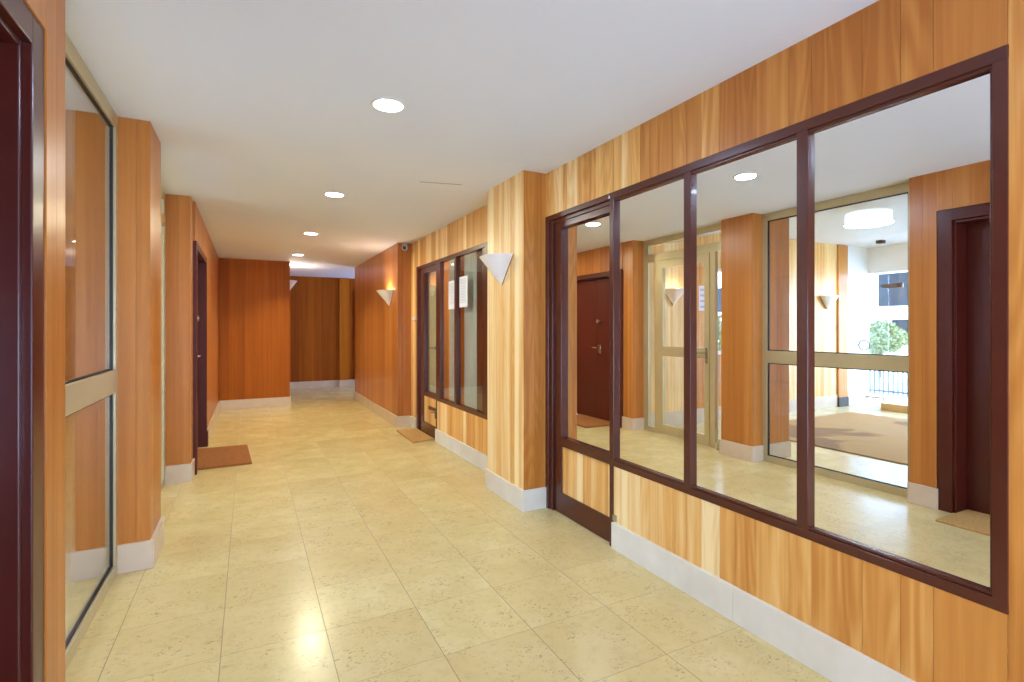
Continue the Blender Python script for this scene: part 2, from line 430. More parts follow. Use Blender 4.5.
# ---- right wall, second section with the glazed partition
s2 = seams(3.90, 6.84, (0.07, 0.13))
t2 = [(min(0.98, 0.58 + rng.choice([-.12, -.04, 0.04, .32])), rng.random(), rng.random()*.3) for _ in s2]
MB.FIT = True
w = MB()
def right_far(z0, z1, y0, y1):
    for i in range(len(s2)-1):
        a, b_ = max(s2[i], y0), min(s2[i+1], y1)
        if b_ - a > 0.004: w.box(XR, XR+0.014, a+GAP, b_-GAP, z0, z1, t2[i])
w.box(XR+0.013, XR+0.04, 3.9, 4.32, 0, ZC, (.8,.1,0)); w.box(XR+0.013, XR+0.04, 4.3, 6.56, 2.12, ZC, (.8,.1,0))
w.box(XR+0.013, XR+0.04, 4.3, 5.73, 0, 0.49, (.8,.1,0)); w.box(XR+0.013, XR+0.04, 6.53, 6.85, 0, ZC, (.8,.1,0))
right_far(0.1, ZC, 3.92, 4.305); right_far(2.11, ZC, 4.305, 6.54); right_far(0.1, 0.50, 4.305, 5.72); right_far(0.1, ZC, 6.54, 6.84)
struct(w.build('wall_right_far', WOOD))
b = MB()
for a0, a1 in ((3.93, 4.85), (4.85, 5.755)): b.box(1.951, XR+0.01, a0+.0008, a1-.0008, 0, 0.158)
b.box(1.948, XR+0.01, 6.545, 6.83, 0, 0.15)
struct(b.build('baseboard_right_far', STONE, bevel=0.0015))
w2 = sthing('window_2', (XR, 5.0, 0), 'dark brown framed interior window with pale blinds, beyond the right pillar', 'window')
f = MB(JIT)
f.box(XF, XM+0.03, 4.305, 5.74, 2.085, 2.127); f.box(XF, XM+0.03, 4.305, 5.74, 0.487, 0.532)
f.box(XF, XM+0.03, 4.305, 4.365, 0.487, 2.127); f.box(XF+0.01, XM+0.03, 4.36, 4.44, 0.53, 2.09)
f.box(XF, XM+0.03, 5.10, 5.155, 0.52, 2.10); f.box(XF, XM+0.03, 5.61, 5.72, 0.52, 2.10)
f.build('window_frame', BROWN, w2, bevel=0.002)
fin = MB(); fin.box(XM+0.02, 2.085, 5.13, 5.155, 0.50, 2.12, (.1,.3,.2)); fin.box(XM+0.02, 2.055, 5.60, 5.64, 0.50, 2.12, (.1,.7,.2))
fin.build('wood_mullion_lining', WOODD, w2)
for y0, y1 in ((4.43, 5.11), (5.15, 5.62)): B(XM, XM+0.005, y0, y1, 0.52, 2.10).build('pane', DGLASS, w2)
def pleat(y0, y1, x, n, name, parent, mat):
    m = MB(); pts = []
    for i in range(n*6+1):
        y = y0 + (y1-y0)*i/(n*6); pts.append((x + 0.008*math.sin(i*math.pi/3), y))
    k = len(m.v)
    for (a, y) in pts: m.v += [(a, y, 0.46), (a, y, 2.14)]
    for i in range(len(pts)-1): m.f.append((k+2*i, k+2*i+2, k+2*i+3, k+2*i+1)); m.t.append((.5,.5,.5))
    return m.build(name, mat, parent, smooth=True)
pleat(4.70, 5.10, 2.06, 5, 'blind_panel', w2, CURT); pleat(5.18, 5.56, 2.06, 5, 'blind_panel', w2, CURT)
B(2.03, 2.045, 4.33, 4.70, .49, 2.11).build('side_board', BROWND, w2)
# door in the glazed partition
d2 = sthing('door_2', (XR, 6.13, 0), 'dark brown glazed door with boarded lower panel behind the straw doormat', 'door')
f = MB(JIT)
f.box(XF, 2.06, 6.46, 6.54, 0, 2.127); f.box(XF+0.02, 2.06, 6.36, 6.47, 0, 2.10); f.box(XF, 2.06, 5.715, 6.54, 2.085, 2.127)
f.box(XF, 2.0, 5.715, 5.752, 0, 2.10)
f.build('door_frame', BROWN, d2, bevel=0.002)
lf = MB(JIT)
lf.box(XL-.01, 2.03, 5.755, 6.36, 0.008, 0.165); lf.box(XL-.01, 2.03, 5.755, 6.36, 0.49, 0.545); lf.box(XL-.01, 2.03, 5.755, 6.36, 2.02, 2.09)
lf.box(XL-.01, 2.03, 6.26, 6.36, 0.01, 2.08); lf.box(XL-.01, 2.03, 5.755, 5.775, 0.01, 2.08)
lf.build('leaf_frame', BROWN, d2, bevel=0.002)
lp = MB(); planks(lp, 0, XL, -1, [5.775, 5.87, 5.96, 6.07, 6.16, 6.27], 0.16, 0.495, [(0.6,.1,.2),(0.75,.3,.2),(0.5,.7,.2),(0.66,.5,.3),(.8,.2,.1)])
lp.build('lower_panel', WOOD, d2)
B(2.0, 2.006, 5.77, 6.27, 0.54, 2.03).build('pane', DGLASS, d2)
pleat(5.72, 6.35, 2.05, 7, 'blind_panel', d2, simple('cream_blind', lin(214, 206, 172), 0.6, var=0.04, vscale=2))
B(XL-0.02, XL, 5.80, 6.05, 0.345, 0.385).build('letter_plate', BROWN, d2, bevel=0.003)
h = MB(); h.box(XL-0.018, XL-0.008, 5.775, 5.81, 0.27, 0.37); h.tube([(XL-0.01, 5.79, 0.34), (XL-0.05, 5.79, 0.34), (XL-0.05, 5.84, 0.335)], 0.007)
h.build('lock', CHROME, d2)
h = MB(); h.tube([(XL-0.005, 5.79, 1.10), (XL-0.05, 5.79, 1.10), (XL-0.055, 5.88, 1.10)], 0.008); h.lathe([(0.02, XL-0.016), (0.02, XL-0.008)], (0, 5.79, 1.10), axis=0, seg=20)
h.build('door_handle', CHROME, d2)
MB.FIT = False
# closed room behind that partition
r = MB(); r.box(3.0, 3.06, 4.1, 6.9, 0, ZC); r.box(2.05, 3.0, 6.85, 6.9, 0, ZC); r.box(2.06, 3.0, 4.1, 4.16, 0, ZC)
struct(r.build('wall_office', WOODD))

# ---- projecting block with the second sconce, corridor end
w = MB()
w.box(PXf+0.013, 3.6, 6.91, 9.93, 0, ZC, (.4,.1,0))
s3 = seams(6.832, 9.95, (0.14, 0.24)); planks(w, 0, PXf, -1, s3, 0.1, ZC, tones(len(s3), 0.25, 0.62, .2))
planks(w, 1, 6.83, -1, [PXf+.001, 1.86, XR+0.01], 0.1, ZC, [(0.2,.1,.2), (0.32,.6,.2)])
planks(w, 1, 9.95, 1, seams(PXf+.001, 3.5, (.15,.25)), 0.1, ZC, tones(12, .2, .6))
struct(w.build('wall_right_end', WOODD))
b = MB()
for a0, a1 in ((6.818, 7.6), (7.6, 8.6), (8.6, 9.96)): b.box(1.765, PXf+.005, a0+.001, a1-.001, 0, 0.15)
b.box(1.767, 1.945, 6.815, 6.832, 0, 0.149)
struct(b.build('baseboard_right_end', STONEW, bevel=0.0015))
w = MB(); s4 = seams(0.5, 3.55, (0.12, 0.2)); planks(w, 1, Y_BACK, -1, s4, 0.1, ZC, tones(len(s4), 0.1, 0.4, .3))
w.box(0.3, 3.6, Y_BACK+.012, Y_BACK+.1, 0, ZC, (.3,.1,0))
w.box(1.835, 2.04, Y_BACK-0.07, Y_BACK, 0.1, ZC, (.62,.4,.2))
struct(w.build('wall_back', WOODR))
b = MB(); b.box(0.63, 1.825, Y_BACK-.015, Y_BACK+.005, 0, BH); b.box(1.825, 2.17, Y_BACK-.085, Y_BACK-.0, 0, BH); b.box(2.95, 3.5, Y_BACK-.015, Y_BACK, 0, BH)
struct(b.build('baseboard_back', STONEW, bevel=0.0015))
d5 = sthing('door_5', (2.56, Y_BACK, 0), 'dark door at the far end of the corridor on the right', 'door')
f = MB(JIT); f.box(2.17, 2.25, Y_BACK-.05, Y_BACK+.0, 0, 2.2); f.box(2.87, 2.95, Y_BACK-.05, Y_BACK, 0, 2.2); f.box(2.17, 2.95, Y_BACK-.05, Y_BACK, 2.12, 2.2)
f.build('door_frame', BROWND, d5, bevel=.003); B(2.25, 2.87, Y_BACK-.03, Y_BACK-.005, 0.01, 2.12).build('door_leaf', BROWND, d5)
h = MB(); h.tube([(2.32, Y_BACK-.03, 1.05), (2.32, Y_BACK-.08, 1.05), (2.42, Y_BACK-.085, 1.05)], 0.009); h.build('door_handle', CHROME, d5)
w = MB(); w.box(3.55, 3.62, 9.9, 12.3, 0, ZC, (.5,.1,0)); struct(w.build('wall_side_corridor', WHITE))

# ---- left block closing the corridor and left wall beyond the double door
w = MB(); w.box(-0.5, 0.62, 9.615, Y_BACK, 0, ZC, (.4,.1,0))
s5 = [-0.42, -0.28, -0.17, -0.05, 0.09, 0.22, 0.30, 0.44, 0.52, 0.632]; planks(w, 1, 9.6, -1, s5, 0.1, ZC, tones(10, .15, .5, .3))
planks(w, 0, 0.632, 1, seams(9.601, Y_BACK, (.14,.2)), 0.1, ZC, tones(20, .2, .5, .3))
struct(w.build('wall_left_end', WOODR))
b = MB(); b.box(-0.42, 0.64, 9.585, 9.602, 0, BH); b.box(0.631, 0.646, 9.59, Y_BACK, 0, BH-.001)
struct(b.build('baseboard_left_end', STONEW, bevel=0.0015))
XW = -0.43
w = MB()
w.box(XW-.05, XW-.013, 6.75, 9.62, 0, ZC, (.4,.1,0)); w.box(XW-.05, XW-.013, 5.42, 6.8, 2.12, ZC, (.4,.1,0))
s6 = seams(6.785, 9.61, (.12,.2)); planks(w, 0, XW, 1, s6, 0.1, ZC, tones(len(s6), .3, .6, .3))
s7 = seams(5.45, 6.785, (.12,.2)); planks(w, 0, XW, 1, s7, 2.127, ZC, tones(len(s7), .3, .6, .3))
struct(w.build('wall_left', WOODD))
b = MB(); b.box(XW-.005, XW+.018, 6.79, 9.59, 0, BH)
struct(b.build('baseboard_left', STONEW, bevel=0.0015))

# ---- double door on the left
d3 = sthing('door_3', (XW, 6.11, 0), 'dark red-brown double door in the left wall behind the brown doormat', 'door')
f = MB(JIT); f.box(XW-.12, XW+.012, 5.452, 5.53, 0, 2.125); f.box(XW-.12, XW+.012, 6.70, 6.785, 0, 2.125); f.box(XW-.12, XW+.012, 5.53, 6.70, 2.06, 2.125)
f.box(XW, XW+.024, 6.695, 6.79, 0, 0.17)
f.build('door_frame', DOORRED, d3, bevel=.003)
for y0, y1 in ((5.532, 6.108), (6.112, 6.698)):
    lf = MB(JIT); lf.box(XW-.11, XW-.07, y0, y1, 0.008, 2.058)
    lf.build('door_leaf', DOORRED, d3, bevel=.003)
h = MB(); h.box(XW-.07, XW-.062, 6.0, 6.06, 0.97, 1.09); h.tube([(XW-.065, 6.03, 1.05), (XW-.015, 6.03, 1.05), (XW-.01, 6.14, 1.05)], .011)
h.build('door_handle', CHROME, d3)
h = MB(); h.lathe([(0.0, XW-.005), (.026, XW-.012), (.030, XW-.03), (.014, XW-.045), (.014, XW-.072)], (0, 6.03, 1.43), axis=0, seg=24)
h.build('door_knob', CHROME, d3, smooth=True)
for z in (0.3, 1.1, 1.9):
    m = MB(); m.lathe([(.009, z-.05), (.009, z+.05)], (XW-.066, 5.538, 0), seg=12); m.build('hinge', simple('brass_hinge', lin(190,150,70), .3, metal=.8), d3)

# ---- left pillars
def left_pillar(name, y0, y1, xf, xb, xstub, seamsx, seamsy, base_x):
    w = MB(); w.box(xstub+.013, xf-.013, y0+.013, y1-.013, 0, ZC, (.5,.1,0))
    planks(w, 0, xf, 1, seamsy, 0.1, ZC, tones(6, .35, .62, .3))
    planks(w, 1, y0, -1, seamsx, 0.1, ZC, tones(12, .38, .62, .35))
    planks(w, 1, y1, 1, [xf-.001, xf-.12, xf-.24, xf-.36, xstub], 0.1, ZC, tones(6, .35, .62, .3))
    if y1 < 5.3: planks(w, 0, xstub, -1, [y0+.001, (y0+y1)/2, y1-.001], .1, ZC, tones(3, .4, .6))
    struct(w.build('wall_'+name, WOODD))
    b = MB(); b.box(base_x, xf-.005, y0-.004, y1+.006, 0, BH); b.box(xstub-.01, base_x-.008, y0-.012, y0+.005, 0, BH-.001)
    if y1 < 5.3: b.box(xstub-.01, base_x-.008, y1-.005, y1+.012, 0, BH-.001)
    struct(b.build('baseboard_'+name, STONEW, bevel=0.0015))
left_pillar('left_pillar_near', 1.937, 2.112, -0.52, None, -1.02, [-0.521, -0.6, -0.72, -0.86, -1.02], [1.939, 2.025, 2.11], -0.508)
left_pillar('left_pillar_middle', 3.455, 3.838, -0.485, None, -1.05, [-0.486, -0.55, -0.64, -0.72, -0.81, -0.93, -1.05], [3.456, 3.56, 3.70, 3.837], -0.466)
left_pillar('left_pillar_far', 5.255, 5.448, -0.447, None, -0.68, [-0.448, -0.54, -0.63, -0.68], [5.256, 5.35, 5.447], -0.433)

# ---- near door on the left (camera stands beside it)
d4 = sthing('door_4', (-0.52, 1.4, 0), 'very dark maroon lacquered door and frame at the left edge, nearest the camera', 'door')
f = MB(JIT); f.box(-0.66, -0.524, 1.845, 1.936, 0.16, 2.19); f.box(-0.66, -0.524, 0.84, 0.92, 0.16, 2.19); f.box(-0.66, -0.524, 0.92, 1.85, 2.105, 2.19)
f.box(-0.66, -0.519, 1.845, 1.938, 0, 0.165); f.box(-0.66, -0.504, .84, .92, 0, .165)
f.box(-0.695, -0.545, 1.827, 1.847, 0, 2.12); f.box(-0.695, -0.545, 0.92, 0.94, 0, 2.12); f.box(-0.695, -0.545, 0.92, 1.845, 2.085, 2.107)
f.build('door_frame', BROWND, d4, bevel=.004)
lf = MB(JIT); lf.box(-0.735, -0.69, 0.925, 1.84, 0.006, 2.10); lf.build('door_leaf', BROWND, d4, bevel=.003)
h = MB(); h.lathe([(.0, -.63), (.028, -.635), (.03, -.655), (.012, -.67), (.012, -.69)], (0, 1.02, 1.05), axis=0, seg=24); h.build('door_knob', CHROME, d4, smooth=True)
w = MB(); w.box(-0.62, -0.533, -2.2, 0.84, 0, ZC, (.5,.1,0)); w.box(-0.62, -0.533, .84, 1.93, 2.2, ZC, (.5,.1,0)); w.box(-0.80, -0.735, 0.8, 1.93, 0, ZC, (.5,.1,0))
s8 = seams(-2.2, 0.838, (.1,.16)); planks(w, 0, -0.52, 1, s8, .1, ZC, tones(len(s8), .35, .65, .4))
s9 = seams(0.838, 1.937, (.1,.16)); planks(w, 0, -0.52, 1, s9, 2.19, ZC, tones(len(s9), .35, .65, .4))
struct(w.build('wall_left_near', WOODD))
struct(B(-0.525, -0.508, -2.2, 0.838, 0, BH).build('baseboard_left_near', STONE))

# ---- corridor end behind the camera: end wall and unseen window, added for fill light
w = MB(); w.box(-0.62, -.35, -2.25, -2.2, 0, ZC); w.box(1.75, 2.05, -2.25, -2.2, 0, ZC); w.box(-.35, 1.75, -2.25, -2.2, 1.7, ZC); w.box(-.35, 1.75, -2.25, -2.2, 0, .1)
struct(w.build('wall_front', WHITE))
w5 = sthing('window_fill', (0.7, -2.22, .1))  # unseen window, added to bring fill light into the corridor
f = MB(JIT); f.box(-.35, 1.75, -2.24, -2.19, .1, .15); f.box(-.35, 1.75, -2.24, -2.19, 1.65, 1.7)
for x in (-.35, .68, 1.7): f.box(x, x+.05, -2.24, -2.19, .15, 1.65)
f.build('window_frame', BRASS, w5); B(-.3, 1.7, -2.22, -2.215, .15, 1.65).build('pane', GLASS, w5)

# ---- big fixed glass panel on the left
XG = -0.63
w1 = sthing('window_1', (XG, 2.8, 0), 'large fixed glass panel in champagne metal frame with mid rail between two left pillars', 'window')
f = MB(JIT)
f.box(XG-.045, XG, 2.12, 3.458, 0, 0.062); f.box(XG-.045, XG, 2.12, 3.458, 2.402, ZC); f.box(XG-.045, XG, 2.12, 3.458, 0.985, 1.108)
f.box(XG-.045, XG, 3.405, 3.458, 0, ZC); f.box(XG-.045, XG, 2.12, 2.17, 0, ZC)
f.build('window_frame', BRASS, w1, bevel=.002)
g = MB()
for z0, z1 in ((0.062, 0.985), (1.108, 2.402)):
    g.box(XG-.028, XG-.012, 3.394, 3.405, z0, z1); g.box(XG-.028, XG-.012, 2.17, 2.178, z0, z1)
    g.box(XG-.028, XG-.012, 2.17, 3.405, z0, z0+.008); g.box(XG-.028, XG-.012, 2.17, 3.405, z1-.008, z1)
g.build('gasket', DARK, w1)
B(XG-.024, XG-.018, 2.17, 3.40, .065, .985).build('pane', GLASS, w1); B(XG-.024, XG-.018, 2.17, 3.40, 1.108, 2.40).build('pane', GLASS, w1)

# ---- glazed lobby door set between the middle and far left pillars
d6 = sthing('door_6', (XG, 4.55, 0), 'champagne metal glazed door with sidelights and transom between the left pillars', 'door')
f = MB(JIT)
f.box(XG-.05, XG, 3.83, 5.262, 2.405, ZC); f.box(XG-.05, XG, 3.83, 5.262, 2.185, 2.285)
f.box(XG-.05, XG, 5.165, 5.262, 0, ZC); f.box(XG-.05, XG, 4.965, 5.045, 0, 2.2); f.box(XG-.05, XG, 4.045, 4.12, 0, 2.2); f.box(XG-.05, XG, 3.83, 3.90, 0, ZC)
f.box(XG-.05, XG, 5.03, 5.20, 0, .06); f.box(XG-.05, XG, 3.88, 4.06, 0, .06)
f.build('door_frame', BRASS, d6, bevel=.002)
lf = MB(JIT); X0, X1 = XG-.042, XG+.006
lf.box(X0, X1, 4.895, 4.962, .012, 2.18); lf.box(X0, X1, 4.123, 4.192, .012, 2.18); lf.box(X0, X1, 4.123, 4.962, 2.085, 2.18)
lf.box(X0, X1, 4.123, 4.962, .985, 1.105); lf.box(X0, X1, 4.123, 4.962, .012, .125)
lf.build('door_leaf', BRASS, d6, bevel=.002)
for y0, y1, z0, z1 in ((4.19, 4.90, .12, .99), (4.19, 4.90, 1.10, 2.09), (5.04, 5.17, .05, 2.19), (3.89, 4.05, .05, 2.19), (3.89, 5.17, 2.28, 2.41)):
    B(XG-.022, XG-.016, y0, y1, z0, z1).build('pane', GLASS, d6)
h = MB(); h.box(X1, X1+.008, 4.146, 4.170, 0.93, 1.11); h.tube([(X1, 4.158, 1.05), (X1+.045, 4.158, 1.05), (X1+.05, 4.32, 1.05)], .009); h.build('door_handle', CHROME, d6)
h = MB(); h.tube([(XG+.006, 3.99, .10), (XG+.04, 3.99, .03), (XG+.055, 3.96, .012)], .012); h.build('door_stop', BRASS, d6)

# ---- entrance lobby beyond the glass
YN = 5.25
w = MB()
def nplank(x0, x1, z0, z1, lo, hi): 
    s_ = seams(x0, x1, (.14,.2)); planks(w, 1, YN+.004, -1, s_, z0, z1, tones(len(s_), lo, hi, .2))
nplank(-1.55, -.68, .1, ZC+.3, .55, .9); nplank(-3.65, -1.55, .1, .95, .3, .5); nplank(-3.65, -1.55, 2.2, 2.75, .6, .8); nplank(-4.92, -3.65, .1, 2.75, .6, .9)
w.box(-5.18, -4.92, YN-.03, YN+.1, .16, 2.75, (.3,.4,.2)); w.box(-1.79, -1.65, YN-.02, YN+.02, .95, 2.2, (.45,.5,.1))
w.box(-1.55, -.68, YN+.017, YN+.19, 0, 2.9, (.6,.1,0)); w.box(-5.2, -3.65, YN+.017, YN+.19, 0, 2.9, (.6,.1,0)); w.box(-3.66, -1.54, YN+.017, YN+.19, 0, .95, (.6,.1,0)); w.box(-3.66, -1.54, YN+.017, YN+.19, 2.2, 2.9, (.6,.1,0))
struct(w.build('wall_lobby_north', WOOD))
b = MB(); b.box(-4.92, -.66, YN-.012, YN+.004, 0, .2)
struct(b.build('baseboard_lobby', STONEW))
struct(B(-5.19, -4.915, YN-.04, YN+.0, 0, .16).build('trim_2', simple('black_granite', lin(60,60,58), .3)))
w3 = sthing('window_3', (-2.6, YN, .95))
f = MB(JIT)
for x in (-3.65, -2.6, -1.59): f.box(x, x+.04, YN+.03, YN+.07, .95, 2.2)
f.box(-3.65, -1.55, YN+.03, YN+.07, .95, 1.0); f.box(-3.65, -1.55, YN+.03, YN+.07, 2.15, 2.2)
f.build('window_frame', WHITE, w3); B(-3.62, -1.57, YN+.048, YN+.052, 1.0, 2.15).build('pane', GLASS, w3)
w = MB(); w.box(-5.86, -.80, 1.98, 2.05, 0, 2.9); struct(w.build('wall_lobby_south', WHITE))
w = MB(); w.box(-5.84, -5.18, YN-.02, YN+.19, 0, 2.9); struct(w.build('wall_lobby_column', WHITE, bevel=.004))
w = MB(); w.box(-5.95, -5.80, 2.0, YN+.19, 2.30, 2.9); w.box(-5.95, -5.80, 2.0, 2.2, 0, 2.9); struct(w.build('wall_lobby_street', WHITE))
d7 = sthing('door_7', (-5.85, 3.7, 0), 'frameless glass street entrance at the far side of the lobby', 'door')
B(-5.85, -5.84, 4.93, 5.22, 0.01, 2.30).build('side_pane', GLASS, d7)
B(-5.85, -5.84, 2.2, 3.95, 0.01, 2.30).build('side_pane', GLASS, d7)
B(-5.85, -5.84, 3.96, 4.92, 0.01, 2.04).build('door_leaf', GLASS, d7)
B(-5.85, -5.84, 3.96, 4.92, 2.08, 2.30).build('transom_pane', GLASS, d7)
B(-5.865, -5.825, 4.70, 5.02, 2.02, 2.10).build('hinge_patch', simple('bronze_patch', lin(96,76,62), .4, metal=.4), d7)
B(-5.865, -5.825, 4.80, 4.98, 0.0, 0.07).build('floor_hinge', CHROME, d7)
h = MB(); pts = [(-5.48, 5.12+.085*math.cos(t*math.pi/16), 1.04+.085*math.sin(t*math.pi/16)) for t in range(33)]; h.tube(pts, .009); 
h.tube([(-5.48, 5.205, 1.04), (-5.48, 5.235, 1.04)], .009); h.build('ring_handle', simple('ring_grey', lin(40,38,36), .5), d7)

# ================================================================== THINGS
# ---- recessed ceiling downlights
E_DL = emit('downlight_diffuser_glow', (1.0, 0.97, 0.90, 1), 14)
RING = simple('downlight_trim_white', lin(225, 222, 214), 0.4, var=0.01)
lab = {2.645: 'round recessed downlight, glowing white, closest to the camera in the corridor ceiling',
       4.62: 'second round recessed downlight along the corridor ceiling, beyond the ceiling hairline',
       6.65: 'third round recessed downlight along the ceiling, in the yellow shaded stretch',
       8.66: 'farthest small round downlight, in front of the left end block'}
def downlight(x, y, label):
    t = thing('ceiling_downlight', (x, y, ZC), label, 'ceiling light', 'recessed downlights in the corridor ceiling')
    m = MB(); m.lathe([(.074, ZC+.001), (.074, ZC-.004), (.083, ZC-.006), (.090, ZC-.002), (.090, ZC+.001)], (x, y, 0), seg=40); m.f = m.f[:-2]; m.t = m.t[:-2]
    m.build('trim_ring', RING, t, smooth=True)
    m = MB(); m.lathe([(.074, ZC-.003), (.04, ZC-.0045), (0.0, ZC-.005)], (x, y, 0), seg=40)
    m.build('diffuser', E_DL, t)
    return t
def area(name, loc, rot, size, power, col, size_y=None, shape='DISK', spread=None):
    l = bpy.data.lights.new(name, 'AREA'); l.energy = power; l.color = col; l.shape = shape; l.size = size
    if size_y: l.size_y = size_y
    if spread: l.spread = spread
    o = bpy.data.objects.new(name, l); COL.objects.link(o); o.location = loc; o.rotation_euler = rot; return o
DLW = 7.0
for y in (-1.3, 0.65, 2.645, 4.62, 6.65, 8.66):
    x = 0.64 + 0.008*max(0, y-2.6)
    if y in lab: downlight(x, y, lab[y])
    area('downlight_lamp', (x, y, ZC-.009), (0, 0, 0), .14, DLW*(0.8 if y < 1 else 1.5 if y < 4 else 2.2 if y < 5 else 3.6 if y < 8 else 1.6), (.95, .97, 1.0) if y < 4 else (1.0, .84, .56) if y < 5 else (1.0, .78, .38), spread=math.radians(180 if y < 8 else 118))

# ---- half-cone wall sconces
def sconce(yc, xw, side, z0, z1, hw, depth, label, axis=0, glow=None):
    """tip at z0 on the wall, open half-cone to z1; side = direction it sticks out; axis 0: wall is X=xw"""
    def P(a, d, z): return (xw + side*d, a, z) if axis == 0 else (a, xw + side*d, z)
    t = thing('wall_sconce', P(yc, 0, z0), label, 'wall lamp', 'white half-cone wall sconces')
    m = MB(); seg = 14; out = []; inn = []
    for i in range(seg+1):
        a = math.pi*i/seg
        out.append(P(yc + hw*math.cos(a), 0.008 + depth*math.sin(a)**0.8, z1)); inn.append(P(yc + (hw-.006)*math.cos(a), 0.008+(depth-.006)*math.sin(a)**0.8, z1))
    tip = P(yc, .008, z0); tipi = P(yc, .009, z0+.02)
    for i in range(seg): m.face([out[i], out[i+1], tip]); m.face([inn[i+1], inn[i], tipi]); m.face([out[i+1], out[i], inn[i], inn[i+1]])
    m.build('shade', PLASTER, t, smooth=True)
    m = MB(); k = .27; zc = z0 + k*(z1-z0)
    ring = [P(yc + hw*k*1.02*math.cos(math.pi*i/seg), 0.009 + depth*k*1.02*math.sin(math.pi*i/seg)**.8, zc) for i in range(seg+1)]
    for i in range(seg): m.face([ring[i], ring[i+1], P(yc, .009, z0-.002)])
    m.build('tip', simple('sconce_tip', lin(246, 240, 228), .5), t, smooth=True)
    bp = MB(); q = [P(yc-hw*.97, 0, z1), P(yc+hw*.97, 0, z1), P(yc, 0, z0+.003)]; q2 = [P(yc-hw*.97, .008, z1), P(yc+hw*.97, .008, z1), P(yc, .008, z0+.003)]
    bp.face(q); bp.face(q2[::-1])
    for i in range(3): bp.face([q[i], q[(i+1)%3], q2[(i+1)%3], q2[i]])
    bp.build('back_plate', simple('sconce_back', lin(150, 84, 56), .5), t)
    if glow:
        bl = MB(); c = P(yc, depth*.42, (z0*.3+z1*.7)); bl.lathe([(0,-.03),(.016,-.022),(.02,0),(.016,.022),(0,.03)], c, seg=16)
        bl.build('bulb', emit('bulb_glow', (1, .82, .55, 1), 6), t, smooth=True)
        l = bpy.data.lights.new('sconce_lamp', 'POINT'); l.energy = glow; l.color = (1, .72, .42); l.shadow_soft_size = .03
        o = bpy.data.objects.new('sconce_lamp', l); COL.objects.link(o); o.location = P(yc, depth*.5, z1-.02)
    return t
sconce(3.635, PXf, -1, 1.667, 1.892, 0.20, 0.165, 'large white half-cone wall sconce on the pale front of the right pillar')
sconce(7.24, PXf, -1, 1.64, 1.86, 0.21, 0.18, 'lit white half-cone sconce on the amber wall left of the security camera', glow=6.0)
sconce(10.1, 0.632, 1, 1.98, 2.19, 0.18, 0.15, 'lit white sconce peeping round the corner at the far end of the corridor', glow=13.0)
sconce(-1.13, YN-.01, -1, 1.64, 1.86, 0.18, 0.16, 'white half-cone sconce on pale boards seen through the lobby door glass', axis=1, glow=1.5)
sconce(-4.62, YN-.01, -1, 1.64, 1.87, 0.2, 0.16, 'white half-cone sconce on the lobby wall near the white column', axis=1, glow=2.5)

# ---- small fittings
cc = thing('security_camera', (1.86, 6.80, 2.40), 'small grey dome-nosed security camera under the ceiling at the corridor corner', 'camera')
m = MB(); m.box(1.84, 1.90, 6.78, 6.832, 2.385, ZC+.002); m.build('bracket', CAMPL, cc, bevel=.006)
m = MB(); m.tube([(1.872, 6.80, 2.405), (1.835, 6.70, 2.395)], .035, 24); m.build('camera_body', CAMPL, cc, smooth=True)
m = MB(); m.tube([(1.836, 6.703, 2.395), (1.832, 6.692, 2.394)], .024, 24); m.build('lens', BLACKP, cc, smooth=True)
bp = MB(); bp.box(XR-.022, XR, 6.60, 6.72, 1.435, 1.475)
tag(bp.build('wall_button', WHITE, bevel=.004), 'small white button box on the boards left of the glazed door frame', 'switch')

def notice(y0, y1, z0, z1, x, label):
    t = thing('paper_notice', (x, (y0+y1)/2, z0), label, 'notice', 'paper notices taped to the interior window')
    B(x-.0012, x, y0, y1, z0, z1).build('sheet', PAPER, t)
    m = MB(); z = z1-.03
    while z > z0+.04:
        m.box(x-.0020, x-.0012, y0+.03+rng.random()*.03, y1-.02, z, z+.004); z -= .016
    m.build('printed_lines', simple('grey_print', lin(170,172,178), .7), t)
notice(4.87, 5.09, 1.55, 1.87, XM-.001, 'white printed notice on the pane right of the thin mullion')
notice(5.21, 5.42, 1.54, 1.85, XM-.001, 'white paper notice on the pane left of the thin mullion')

# ---- doormats
def mat_(poly, h, label, mat, name='doormat'):
    m = MB(); m.prism(poly, 2, 0.0005, h)
    return tag(m.build(name, mat, bevel=.004), label, 'doormat')
mat_([(-0.52, 5.62), (0.03, 5.64), (-0.012, 6.52), (-0.5, 6.53)], .022, 'brown coir doormat on the tiles before the dark double door on the left', COIR)
mat_([(1.69, 5.80), (1.965, 5.86), (1.965, 6.56), (1.70, 6.58)], .022, 'straw-coloured doormat at the glazed door beyond the right pillar', COIRY)
mat_([(-0.685, 1.06), (-0.24, 1.06), (-0.235, 1.82), (-0.675, 1.815)], .016, 'straw doormat by the near dark door, seen low in the last mirror', COIRY)
rg = MB(); rg.prism([(-4.5, 2.4), (-1.72, 2.4), (-1.72, 4.72), (-4.5, 4.78)], 2, .0005, .012)
tag(rg.build('entrance_carpet', RUG), 'large brown entrance carpet with a darker damp patch on the lobby floor', 'carpet')

